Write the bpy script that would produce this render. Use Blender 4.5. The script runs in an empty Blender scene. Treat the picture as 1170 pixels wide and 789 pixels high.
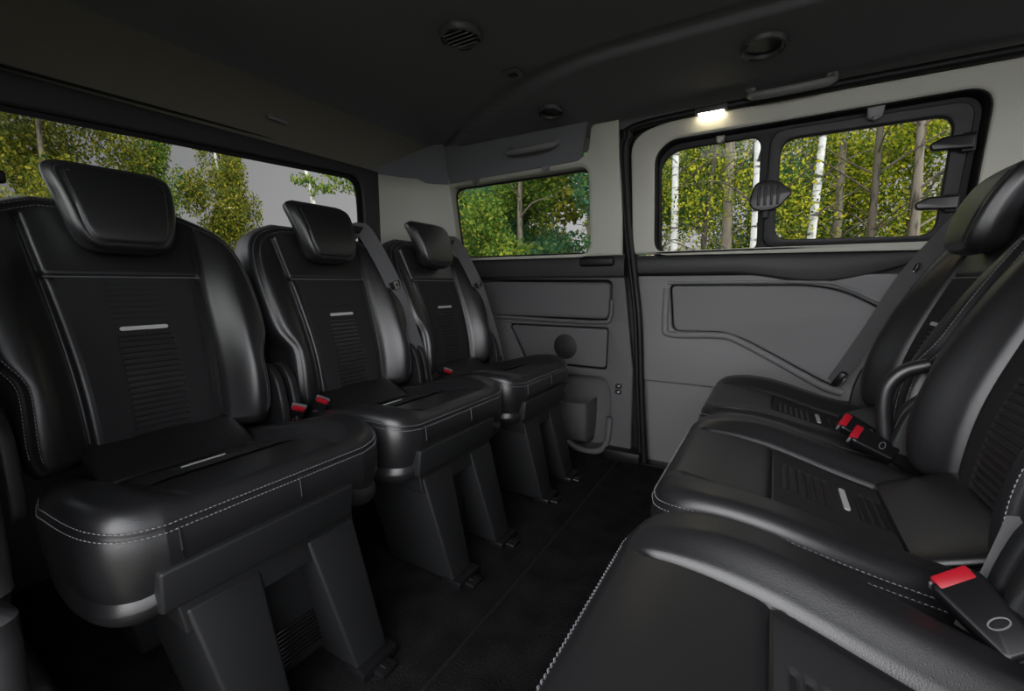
import bpy, bmesh, math, random
import numpy as np
from mathutils import Vector, Matrix
PI = math.pi
S = bpy.context.scene
COL = S.collection
rng = np.random.default_rng(7)
random.seed(7)

# ------------------------------------------------------------------ materials
def mat(name, col, rough=.5, spec=.5, metal=0, bump=None, noise=None, coat=0, emit=None, sheen=0):
    m = bpy.data.materials.new(name); m.use_nodes = True
    nt = m.node_tree; b = nt.nodes['Principled BSDF']
    b.inputs['Base Color'].default_value = (*col, 1)
    b.inputs['Roughness'].default_value = rough
    b.inputs['Specular IOR Level'].default_value = spec
    b.inputs['Metallic'].default_value = metal
    b.inputs['Coat Weight'].default_value = coat
    if sheen:
        b.inputs['Sheen Weight'].default_value = sheen
        b.inputs['Sheen Roughness'].default_value = .5
    if emit:
        b.inputs['Emission Color'].default_value = (*emit[0], 1)
        b.inputs['Emission Strength'].default_value = emit[1]
    tc = nt.nodes.new('ShaderNodeTexCoord')
    if bump:                                   # (kind, scale, strength)
        if bump[0] == 'voronoi':
            t = nt.nodes.new('ShaderNodeTexVoronoi'); t.feature = 'DISTANCE_TO_EDGE'; out = 'Distance'
        else:
            t = nt.nodes.new('ShaderNodeTexNoise'); t.inputs['Detail'].default_value = 4; out = 'Fac'
        t.inputs['Scale'].default_value = bump[1]
        nt.links.new(tc.outputs['Object'], t.inputs['Vector'])
        bp = nt.nodes.new('ShaderNodeBump'); bp.inputs['Strength'].default_value = bump[2]
        bp.inputs['Distance'].default_value = bump[3] if len(bump) > 3 else .001
        nt.links.new(t.outputs[out], bp.inputs['Height'])
        nt.links.new(bp.outputs['Normal'], b.inputs['Normal'])
    if noise:                                  # (scale, second colour)
        t = nt.nodes.new('ShaderNodeTexNoise'); t.inputs['Scale'].default_value = noise[0]
        t.inputs['Detail'].default_value = 6
        nt.links.new(tc.outputs['Object'], t.inputs['Vector'])
        r = nt.nodes.new('ShaderNodeValToRGB')
        r.color_ramp.elements[0].position = .35; r.color_ramp.elements[1].position = .65
        r.color_ramp.elements[0].color = (*col, 1); r.color_ramp.elements[1].color = (*noise[1], 1)
        nt.links.new(t.outputs['Fac'], r.inputs['Fac'])
        nt.links.new(r.outputs['Color'], b.inputs['Base Color'])
    return m

M = {}
M['leather'] = mat('black_leather', (.0135, .0135, .015), .36, .95, bump=('voronoi', 420, .22, .0008))
M['fabric'] = mat('charcoal_fabric', (.022, .022, .0235), .85, .3, bump=('noise', 900, .5, .0006))
M['thread'] = mat('grey_thread', (.27, .27, .29), .7)
M['badge'] = mat('silver_fabric_tag', (.62, .62, .6), .5)
M['plastic'] = mat('charcoal_plastic', (.013, .0135, .0145), .5, .5, bump=('noise', 700, .25, .0006))
M['gloss'] = mat('black_plastic', (.008, .008, .009), .3, .5)
M['belt'] = mat('grey_webbing', (.10, .10, .104), .55, .5, bump=('noise', 800, .3, .0005))
M['red'] = mat('red_plastic', (.42, .008, .02), .4)
M['steel'] = mat('steel', (.5, .5, .5), .3, metal=1)
M['carpet'] = mat('black_carpet', (.007, .007, .0075), 1, .1, bump=('noise', 260, 1, .006), noise=(14, (.016, .016, .017)))
M['panel'] = mat('grey_trim_plastic', (.20, .20, .203), .55, .4, bump=('noise', 600, .2, .0006))
M['panelfab'] = mat('grey_vinyl', (.195, .195, .198), .6, .35, bump=('noise', 900, .3, .0005))
M['quarter'] = mat('mid_grey_trim', (.11, .11, .113), .55, .4, bump=('noise', 600, .2, .0006))
M['belttrim'] = mat('dark_belt_trim', (.035, .035, .037), .5, .4, bump=('noise', 600, .2, .0006))
M['cream'] = mat('light_grey_pillar_trim', (.50, .50, .44), .5, .4, bump=('noise', 500, .15, .0005))
M['headliner'] = mat('grey_headliner', (.155, .16, .168), .9, .2, bump=('noise', 800, .4, .0006))
M['header'] = mat('beige_header_trim', (.19, .183, .15), .8, .25)
M['rubber'] = mat('black_rubber', (.006, .006, .007), .5, .4)
M['handle'] = mat('grey_handle', (.20, .20, .20), .45, .5)
M['lens'] = mat('dark_lens', (.01, .01, .012), .2, .5)
M['lamp'] = mat('lit_lamp', (.9, .85, .7), .4, emit=((1, .86, .58), 26))
M['body'] = mat('dark_body_paint', (.03, .03, .032), .3)
M['grille'] = mat('speaker_mesh', (.012, .012, .013), .6)
M['ground'] = mat('gravel_and_grass', (.09, .095, .075), 1, .1, noise=(1.5, (.16, .15, .13)), bump=('noise', 20, 1, .03))

def glass_mat():
    m = bpy.data.materials.new('tinted_glass'); m.use_nodes = True
    nt = m.node_tree; nt.nodes.clear()
    o = nt.nodes.new('ShaderNodeOutputMaterial'); mx = nt.nodes.new('ShaderNodeMixShader')
    t = nt.nodes.new('ShaderNodeBsdfTransparent'); t.inputs['Color'].default_value = (.72, .73, .72, 1)
    g = nt.nodes.new('ShaderNodeBsdfGlossy'); g.inputs['Roughness'].default_value = .02
    f = nt.nodes.new('ShaderNodeFresnel'); f.inputs['IOR'].default_value = 1.25
    nt.links.new(f.outputs[0], mx.inputs[0]); nt.links.new(t.outputs[0], mx.inputs[1])
    nt.links.new(g.outputs[0], mx.inputs[2]); nt.links.new(mx.outputs[0], o.inputs[0])
    return m
M['glass'] = glass_mat()

def leaf_mat(name, c1, c2, c3):
    m = bpy.data.materials.new(name); m.use_nodes = True
    nt = m.node_tree; nt.nodes.clear()
    o = nt.nodes.new('ShaderNodeOutputMaterial'); mx = nt.nodes.new('ShaderNodeMixShader')
    d = nt.nodes.new('ShaderNodeBsdfDiffuse'); t = nt.nodes.new('ShaderNodeBsdfTranslucent')
    g = nt.nodes.new('ShaderNodeNewGeometry'); r = nt.nodes.new('ShaderNodeValToRGB')
    e = r.color_ramp.elements
    e[0].position = 0; e[0].color = (*c1, 1); e[1].position = 1; e[1].color = (*c3, 1)
    k = e.new(.5); k.color = (*c2, 1)
    nt.links.new(g.outputs['Random Per Island'], r.inputs['Fac'])
    nt.links.new(r.outputs['Color'], d.inputs['Color']); nt.links.new(r.outputs['Color'], t.inputs['Color'])
    mx.inputs[0].default_value = .45
    nt.links.new(d.outputs[0], mx.inputs[1]); nt.links.new(t.outputs[0], mx.inputs[2])
    nt.links.new(mx.outputs[0], o.inputs[0])
    return m
M['leaf_yellow'] = leaf_mat('yellow_green_leaves', (.03, .07, .015), (.20, .28, .02), (.80, .72, .06))
M['leaf_green'] = leaf_mat('green_leaves', (.05, .14, .03), (.16, .26, .05), (.36, .4, .06))
M['leaf_blue'] = leaf_mat('blue_green_leaves', (.03, .12, .07), (.09, .2, .1), (.2, .3, .09))
M['leaf_olive'] = leaf_mat('olive_leaves', (.04, .08, .025), (.17, .20, .03), (.42, .38, .05))

def bark_mat(name, c1, c2, sc):
    m = mat(name, c1, .8); nt = m.node_tree; b = nt.nodes['Principled BSDF']
    tc = nt.nodes.new('ShaderNodeTexCoord'); mp = nt.nodes.new('ShaderNodeMapping')
    mp.inputs['Scale'].default_value = sc
    n = nt.nodes.new('ShaderNodeTexNoise'); n.inputs['Scale'].default_value = 3; n.inputs['Detail'].default_value = 5
    r = nt.nodes.new('ShaderNodeValToRGB')
    r.color_ramp.elements[0].position = .36; r.color_ramp.elements[1].position = .47
    r.color_ramp.elements[0].color = (*c2, 1); r.color_ramp.elements[1].color = (*c1, 1)
    nt.links.new(tc.outputs['Object'], mp.inputs[0]); nt.links.new(mp.outputs[0], n.inputs['Vector'])
    nt.links.new(n.outputs['Fac'], r.inputs['Fac']); nt.links.new(r.outputs['Color'], b.inputs['Base Color'])
    return m
M['birch'] = bark_mat('birch_bark', (.72, .72, .7), (.06, .055, .05), (1.2, 1.2, 5))
M['bark'] = bark_mat('grey_brown_bark', (.2, .17, .13), (.06, .05, .035), (6, 6, 1))
M['bark_dark'] = bark_mat('dark_bark', (.09, .075, .05), (.03, .025, .018), (6, 6, 1))

# ------------------------------------------------------------------ helpers
def raw(name, me, m, parent=None):
    o = bpy.data.objects.new(name, me); COL.objects.link(o)
    if m is not None and not me.materials: me.materials.append(m)
    if parent: o.parent = parent
    return o

def mesh(name, V, Fc, m, parent=None, smooth=True, fix=True):
    me = bpy.data.meshes.new(name)
    me.from_pydata([tuple(map(float, v)) for v in V], [], [tuple(f) for f in Fc])
    if fix:
        bm = bmesh.new(); bm.from_mesh(me)
        bmesh.ops.remove_doubles(bm, verts=bm.verts, dist=1e-6)
        bmesh.ops.recalc_face_normals(bm, faces=bm.faces)
        bm.to_mesh(me); bm.free()
    if smooth:
        me.shade_smooth()
        me.set_sharp_from_angle(angle=math.radians(38))
    return raw(name, me, m, parent)

def tag(o, label=None, cat=None, group=None, kind=None):
    if label: o['label'] = label
    if cat: o['category'] = cat
    if group: o['group'] = group
    if kind: o['kind'] = kind
    return o

def empty(name, loc=(0, 0, 0), rz=0, **k):
    o = bpy.data.objects.new(name, None); COL.objects.link(o)
    o.location = loc; o.rotation_euler = (0, 0, rz); o.empty_display_size = .05
    return tag(o, **k)

def box(name, lo, hi, m, parent=None, bev=.003, seg=2, fn=None):
    bm = bmesh.new(); bmesh.ops.create_cube(bm, size=1)
    for v in bm.verts:
        v.co = Vector([(lo[i] + hi[i]) / 2 + v.co[i] * (hi[i] - lo[i]) for i in range(3)])
    if fn:
        for v in bm.verts: v.co = Vector(fn(v.co))
    if bev: bmesh.ops.bevel(bm, geom=bm.edges[:], offset=bev, segments=seg, affect='EDGES', profile=.5)
    bmesh.ops.recalc_face_normals(bm, faces=bm.faces)
    me = bpy.data.meshes.new(name); bm.to_mesh(me); bm.free()
    me.shade_smooth(); me.set_sharp_from_angle(angle=math.radians(38))
    return raw(name, me, m, parent)

def hexa(name, P, m, parent=None, bev=.004):
    """8 corners: bottom loop 4, top loop 4"""
    bm = bmesh.new(); v = [bm.verts.new(p) for p in P]
    for f in ((0, 1, 2, 3), (7, 6, 5, 4), (0, 4, 5, 1), (1, 5, 6, 2), (2, 6, 7, 3), (3, 7, 4, 0)):
        bm.faces.new([v[i] for i in f])
    bmesh.ops.recalc_face_normals(bm, faces=bm.faces)
    bmesh.ops.bevel(bm, geom=bm.edges[:], offset=bev, segments=3, affect='EDGES', profile=.5)
    me = bpy.data.meshes.new(name); bm.to_mesh(me); bm.free()
    me.shade_smooth(); me.set_sharp_from_angle(angle=math.radians(38))
    return raw(name, me, m, parent)

def smooth_path(P, n=8, closed=False):
    """Catmull-Rom"""
    P = [np.array(p, float) for p in P]; N = len(P); out = []
    rg = range(N if closed else N - 1)
    for i in rg:
        g = (lambda k: P[k % N]) if closed else (lambda k: P[min(max(k, 0), N - 1)])
        a, b, c, d = g(i - 1), g(i), g(i + 1), g(i + 2)
        for t in np.arange(n) / n:
            out.append(.5 * ((2 * b) + (-a + c) * t + (2 * a - 5 * b + 4 * c - d) * t * t + (-a + 3 * b - 3 * c + d) * t ** 3))
    if not closed: out.append(P[-1])
    return np.array(out)

def tube(name, P, r, m, parent=None, n=10, sec=None, up=(0, 0, 1), closed=False, caps=True, wide=None):
    """sweep; r scalar or per point; sec = list of 2D section points (side, normal) instead of a circle"""
    P = np.array(P, float); N = len(P)
    if np.isscalar(r): r = np.full(N, r)
    if sec is None: sec = [(math.cos(2 * PI * k / n), math.sin(2 * PI * k / n)) for k in range(n)]
    ns = len(sec); V = []
    upv = np.array(up, float)
    for i in range(N):
        if closed: T = P[(i + 1) % N] - P[i - 1]
        else: T = P[min(i + 1, N - 1)] - P[max(i - 1, 0)]
        T = T / (np.linalg.norm(T) + 1e-12)
        u = upv if upv.ndim == 1 else upv[i]
        A = np.cross(T, u)
        if np.linalg.norm(A) < 1e-4: A = np.cross(T, (1, 0, 0))
        A /= np.linalg.norm(A); B = np.cross(A, T)
        for a, b in sec: V.append(P[i] + r[i] * (A * a + B * b))
    F = []
    for i in range(N if closed else N - 1):
        j = (i + 1) % N
        for k in range(ns):
            l = (k + 1) % ns
            F.append((i * ns + k, i * ns + l, j * ns + l, j * ns + k))
    if caps and not closed:
        F.append(tuple(range(ns))[::-1]); F.append(tuple((N - 1) * ns + k for k in range(ns)))
    return mesh(name, V, F, m, parent)

def ribbon(name, P, w, th, m, parent=None, up=(1, 0, 0)):
    """flat webbing: section wide along A (=T x up)"""
    sec = [(-1, -1), (1, -1), (1, 1), (-1, 1)]
    sec = [(a * w / 2, b * th / 2) for a, b in sec]
    return tube(name, P, 1.0, m, parent, sec=sec, up=up)

def lathe(name, prof, m, parent=None, n=40, axis='z', c=(0, 0, 0)):
    V = []; F = []
    for r, h in prof:
        for k in range(n):
            a = 2 * PI * k / n; V.append((r * math.cos(a), r * math.sin(a), h))
    L = len(prof)
    for i in range(L - 1):
        for k in range(n):
            l = (k + 1) % n; F.append((i * n + k, i * n + l, (i + 1) * n + l, (i + 1) * n + k))
    F.append(tuple(range(n))[::-1]); F.append(tuple((L - 1) * n + k for k in range(n)))
    V = np.array(V)
    if axis == 'y': V = np.stack([V[:, 0], -V[:, 2], V[:, 1]], 1)
    if axis == 'x': V = np.stack([V[:, 2], V[:, 0], V[:, 1]], 1)
    return mesh(name, V + np.array(c), F, m, parent)

def fillet(pts, r, n=6):
    out = []; N = len(pts)
    for i in range(N):
        p0, p, p1 = (np.array(pts[(i + k) % N][:2], float) for k in (-1, 0, 1))
        rr = pts[i][2] if len(pts[i]) > 2 else r
        a = p0 - p; b = p1 - p; la, lb = np.linalg.norm(a), np.linalg.norm(b)
        d = min(rr, la * .49, lb * .49); A = p + a / la * d; B = p + b / lb * d
        for k in range(n + 1):
            t = k / n; out.append(tuple((1 - t) ** 2 * A + 2 * t * (1 - t) * p + t * t * B))
    return out

def plate(name, loops, mapf, depth, bev, m, parent=None, smooth=True):
    """flat sheet with holes cut from 2D loops, given thickness and rounded edges, laid on a surface by mapf(u, v, w); w from 0 to depth"""
    cu = bpy.data.curves.new('tmp', 'CURVE'); cu.dimensions = '2D'; cu.fill_mode = 'BOTH'
    for L in loops:
        s = cu.splines.new('POLY'); s.points.add(len(L) - 1)
        for q, p in zip(s.points, L): q.co = (p[0], p[1], 0, 1)
        s.use_cyclic_u = True
    cu.extrude = max(depth / 2 - bev, 1e-4); cu.bevel_depth = bev; cu.bevel_resolution = 2; cu.offset = -bev
    o = bpy.data.objects.new('tmp', cu); COL.objects.link(o)
    dg = bpy.context.evaluated_depsgraph_get(); dg.update()
    me = bpy.data.meshes.new_from_object(o.evaluated_get(dg))
    bpy.data.objects.remove(o); bpy.data.curves.remove(cu)
    me.materials.clear()
    for v in me.vertices: v.co = Vector(mapf(v.co.x, v.co.y, v.co.z + depth / 2))
    bm = bmesh.new(); bm.from_mesh(me)
    bmesh.ops.remove_doubles(bm, verts=bm.verts, dist=1e-5)
    bmesh.ops.recalc_face_normals(bm, faces=bm.faces)
    bm.to_mesh(me); bm.free(); me.name = name
    if smooth:
        me.shade_smooth(); me.set_sharp_from_angle(angle=math.radians(30))
    return raw(name, me, m, parent)

def sstep(a, b, x):
    t = np.clip((np.asarray(x, float) - a) / (b - a), 0, 1); return t * t * (3 - 2 * t)

def polydist(P, Q):
    """distance of points P (n,2) to closed polyline Q (m,2)"""
    A = Q; B = np.roll(Q, -1, 0); D = B - A; L = (D * D).sum(1) + 1e-12
    out = np.full(len(P), 1e9)
    for i in range(0, len(P), 4000):
        p = P[i:i + 4000, None, :] - A[None]
        t = np.clip((p * D[None]).sum(2) / L[None], 0, 1)
        e = p - t[..., None] * D[None]
        out[i:i + 4000] = np.sqrt((e * e).sum(2).min(1))
    return out

def chaikin(P, k=3):
    P = [np.array(p, float) for p in P]
    for _ in range(k):
        Q = [P[0]]
        for a, b in zip(P[:-1], P[1:]): Q += [.75 * a + .25 * b, .25 * a + .75 * b]
        Q.append(P[-1]); P = Q
    return np.array(P)

class Pillow:
    """upholstered body: outline w(a) across rows a, front surface f(a,b), back surface g(a,b), rounded edge"""
    def __init__(s, rows, w, f, g, rf, rb, nb=72, side=((.5, 0),), seam=None):
        s.rows = np.array(rows); s.w = w; s.f = f; s.rf = rf
        u = np.linspace(-1, 1, nb); u = u * (1 - .25) + .25 * np.sin(u * PI / 2)
        W = w(s.rows)
        if seam is None: B = W[:, None] * u[None]
        else:                                   # columns follow the seam so that its groove stays crisp
            B = []
            for r_, w_ in zip(s.rows, W):
                c = min(float(seam(r_)), w_ - .035)
                inn = np.linspace(0, c - .014, 16)[:-1]; mid = np.linspace(c - .014, c + .014, 15)
                t = np.sin(np.linspace(0, 1, 26)[1:] * PI / 2); outr = c + .014 + (w_ - c - .014) * t
                h = np.concatenate([inn, mid, outr]); B.append(np.concatenate([-h[:0:-1], h]))
            B = np.array(B); nb = B.shape[1]
        A = np.repeat(s.rows[:, None], nb, 1)
        L = [(s.rows[i], W[i]) for i in range(len(rows))]
        s.outline = np.array(L + [(a, -b) for a, b in L[::-1]])
        P = np.stack([A.ravel(), B.ravel()], 1)
        d = polydist(P, s.outline)
        s.bnd_d = d
        roll = lambda d, r: np.where(d < r, r - np.sqrt(np.maximum(r * r - (r - np.minimum(d, r)) ** 2, 0)), 0)
        Hf = f(P[:, 0], P[:, 1], d) - roll(d, rf)
        Hb = g(P[:, 0], P[:, 1]) + roll(d, rb)
        nr = len(rows); idx = np.arange(nr * nb).reshape(nr, nb)
        V = [np.stack([P[:, 0], P[:, 1], Hf], 1), np.stack([P[:, 0], P[:, 1], Hb], 1)]
        F = []
        for i in range(nr - 1):
            for j in range(nb - 1):
                q = (idx[i, j], idx[i, j + 1], idx[i + 1, j + 1], idx[i + 1, j])
                F.append(q); F.append(tuple(k + nr * nb for k in q[::-1]))
        loop = list(idx[0, :]) + list(idx[1:, -1]) + list(idx[-1, -2::-1]) + list(idx[-2:0:-1, 0])
        lp = P[loop]; T = np.roll(lp, -1, 0) - np.roll(lp, 1, 0)
        T /= np.linalg.norm(T, axis=1)[:, None] + 1e-9; Nn = np.stack([T[:, 1], -T[:, 0]], 1)
        c = lp.mean(0)
        if ((lp - c) * Nn).sum() < 0: Nn = -Nn
        prev = np.array(loop); base = 2 * nr * nb; hf = Hf[loop]; hb = Hb[loop]; nl = len(loop)
        for fr, off in side:
            if callable(fr): frv = fr(lp)
            else: frv = fr
            pts = lp + Nn * off
            V.append(np.stack([pts[:, 0], pts[:, 1], hf * (1 - frv) + hb * frv], 1))
            cur = np.arange(base, base + nl); base += nl
            for k in range(nl): F.append((prev[k], prev[(k + 1) % nl], cur[(k + 1) % nl], cur[k]))
            prev = cur
        cur = np.array(loop) + nr * nb
        for k in range(nl): F.append((prev[k], prev[(k + 1) % nl], cur[(k + 1) % nl], cur[k]))
        s.V = np.concatenate(V); s.F = F
        s.roll = roll
    def height(s, a, b):
        a = np.atleast_1d(np.asarray(a, float)); b = np.atleast_1d(np.asarray(b, float))
        d = polydist(np.stack([a, b], 1), s.outline)
        return s.f(a, b, d) - s.roll(d, s.rf)

def interp(xs, ys):
    xs = np.array(xs, float); ys = np.array(ys, float)
    P = chaikin(list(zip(xs, ys)), 3)
    return lambda x: np.interp(x, P[:, 0], P[:, 1])

def stitches(name, lines, m, parent, step=.0062, ln=.0042, r=.00052):
    """thread dashes along 3D polylines, each with a surface normal"""
    V = []; F = []
    for P, Nn in lines:
        P = np.asarray(P, float); seg = np.linalg.norm(np.diff(P, axis=0), axis=1); s = np.concatenate([[0], np.cumsum(seg)])
        if s[-1] < .01: continue
        for t in np.arange(.002, s[-1] - ln, step):
            a = np.array([np.interp(t, s, P[:, k]) for k in range(3)]); b = np.array([np.interp(t + ln, s, P[:, k]) for k in range(3)])
            T = (b - a) / (np.linalg.norm(b - a) + 1e-9); U = np.array(Nn, float); A = np.cross(T, U); A /= np.linalg.norm(A) + 1e-9; U = np.cross(A, T)
            o = len(V); mid = (a + b) / 2 + U * r * .9
            ring = [(-1, -1), (1, -1), (1, 1), (-1, 1)]
            for q, sc in ((a, .5), (mid, 1.1), (b, .5)):
                for x, y in ring: V.append(q + r * sc * (A * x + U * y))
            for k in range(2):
                for j in range(4):
                    l = (j + 1) % 4; F.append((o + k * 4 + j, o + k * 4 + l, o + k * 4 + 4 + l, o + k * 4 + 4 + j))
            F.append((o, o + 1, o + 2, o + 3)); F.append((o + 8, o + 9, o + 10, o + 11))
    return mesh(name, V, F, m, parent, smooth=False, fix=False)

def copy_tree(o, parent=None):
    c = o.copy(); COL.objects.link(c); c.parent = parent
    for ch in [x for x in bpy.data.objects if x.parent == o]: copy_tree(ch, c)
    return c

# ------------------------------------------------------------------ camera
cam_d = bpy.data.cameras.new('camera'); cam = bpy.data.objects.new('camera', cam_d); COL.objects.link(cam)
yaw, pitch = math.radians(30.7), math.radians(7.95)
cam.location = (0, 0, .766)
cam.rotation_euler = (PI / 2 - pitch, 0, yaw)
cam_d.sensor_fit = 'HORIZONTAL'; cam_d.sensor_width = 36; cam_d.lens = 500 / 1170 * 36
cam_d.clip_start = .02; cam_d.clip_end = 300
S.camera = cam

# ================================================================== SEAT
XB = [.42, .50, .58, .675, .78, .86, .94]
xi = interp(XB, [.098, .092, .078, .046, .004, -.030, -.062])
wb = interp([.425, .45, .50, .575, .598, .628, .655, .70, .80, .86, .90, .925, .94],
            [.200, .214, .218, .214, .215, .234, .243, .246, .244, .232, .204, .160, .115])
HALF = interp([.42, .60, .78, .94], [.118, .124, .136, .150])

def back_front(z, y, d):
    c = HALF(z); a = np.abs(y)
    amp = interp([.42, .50, .60, .75, .86, .94], [.040, .058, .060, .050, .028, .0])(z)
    x = xi(z) + amp * sstep(c - .006, c + .060, a) * (1 - .35 * sstep(.0, .07, a - c - .07))
    x = x - .012 * np.exp(-((a - c) / .006) ** 2) * (z < .90)          # seam between insert and bolster
    x = x - .0035 * np.exp(-((d - .013) / .004) ** 2) * (z > .44)      # piped edge seam
    x = x - .006 * np.exp(-((z - .782) / .004) ** 2) * (a < c)
    return x
def back_back(z, y): return xi(z) - .085 + 0 * y

def headrest_parts(root):
    rows = np.concatenate([[.833], .833 + .177 * (1 - np.cos(np.linspace(.08, PI - .08, 40))) / 2, [1.010]])
    w = interp([.833, .838, .85, .875, .92, .97, .99, 1.003, 1.010], [.040, .062, .076, .087, .094, .102, .103, .097, .078])
    xf = interp([.83, .86, .92, .97, 1.01], [.040, .047, .034, .012, -.018])
    f = lambda z, y, d: xf(z) - .5 * y * y - .003 * np.exp(-((d - .016) / .0035) ** 2)
    g = lambda z, y: np.minimum(xf(z) - .075, -.035 + 0 * y)
    p = Pillow(rows, w, f, g, .020, .03, nb=56, side=((.25, .003), (.75, .003)))
    V = p.V[:, [2, 1, 0]]
    h = mesh('headrest', V, p.F, M['leather'], root)
    O = p.outline; c = O.mean(0); lines = []
    for off in (.010, .022):
        Q = inset(O, off); H = p.height(Q[:, 0], Q[:, 1])
        lines.append((np.stack([H, Q[:, 1], Q[:, 0]], 1), (1, 0, 0)))
    stitches('stitching', lines, M['seam'], h, step=.006, ln=.004, r=.0004)
    for s in (-1, 1): tube('post', [(-.055, s * .05, .90), (-.04, s * .05, .95)], .006, M['steel'], h, n=10)
    return h

def inset(O, off):
    """move an outline inwards, dropping the points that fold over"""
    T = np.roll(O, -1, 0) - np.roll(O, 1, 0); T /= np.linalg.norm(T, axis=1)[:, None] + 1e-9
    Nn = np.stack([T[:, 1], -T[:, 0]], 1); c = O.mean(0)
    if ((O - c) * Nn).sum() > 0: Nn = -Nn
    Q = O + Nn * off
    keep = polydist(Q, O) > off * .93
    return Q[keep]

M['seam'] = mat('dark_grey_thread', (.10, .10, .11), .7)

# ---- cushion
zc = interp([.06, .12, .18, .25, .31, .36, .44, .49, .52], [.388, .392, .400, .415, .432, .446, .460, .464, .462])
wcu = interp([.05, .09, .14, .22, .30, .38, .43, .47, .495, .508, .515], [.185, .194, .206, .222, .237, .243, .242, .234, .218, .197, .165])
HC = interp([.05, .20, .35, .45, .52], [.105, .125, .140, .135, .115])
def cush_top(x, y, d):
    c = HC(x); a = np.abs(y)
    amp = interp([.05, .12, .20, .38, .46, .52], [.012, .026, .032, .030, .016, .0])(x)
    z = zc(x) + amp * sstep(c - .004, c + .045, a)
    z = z - .007 * np.exp(-((a - c) / .005) ** 2) * (x > .10) * sstep(.022, .045, d)
    z = z - .004 * np.exp(-((x - .355) / .005) ** 2) * (a < c)
    return z
def cush_bot(x, y): return .335 - .03 * sstep(.10, .2, np.abs(y)) + 0 * x

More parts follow.
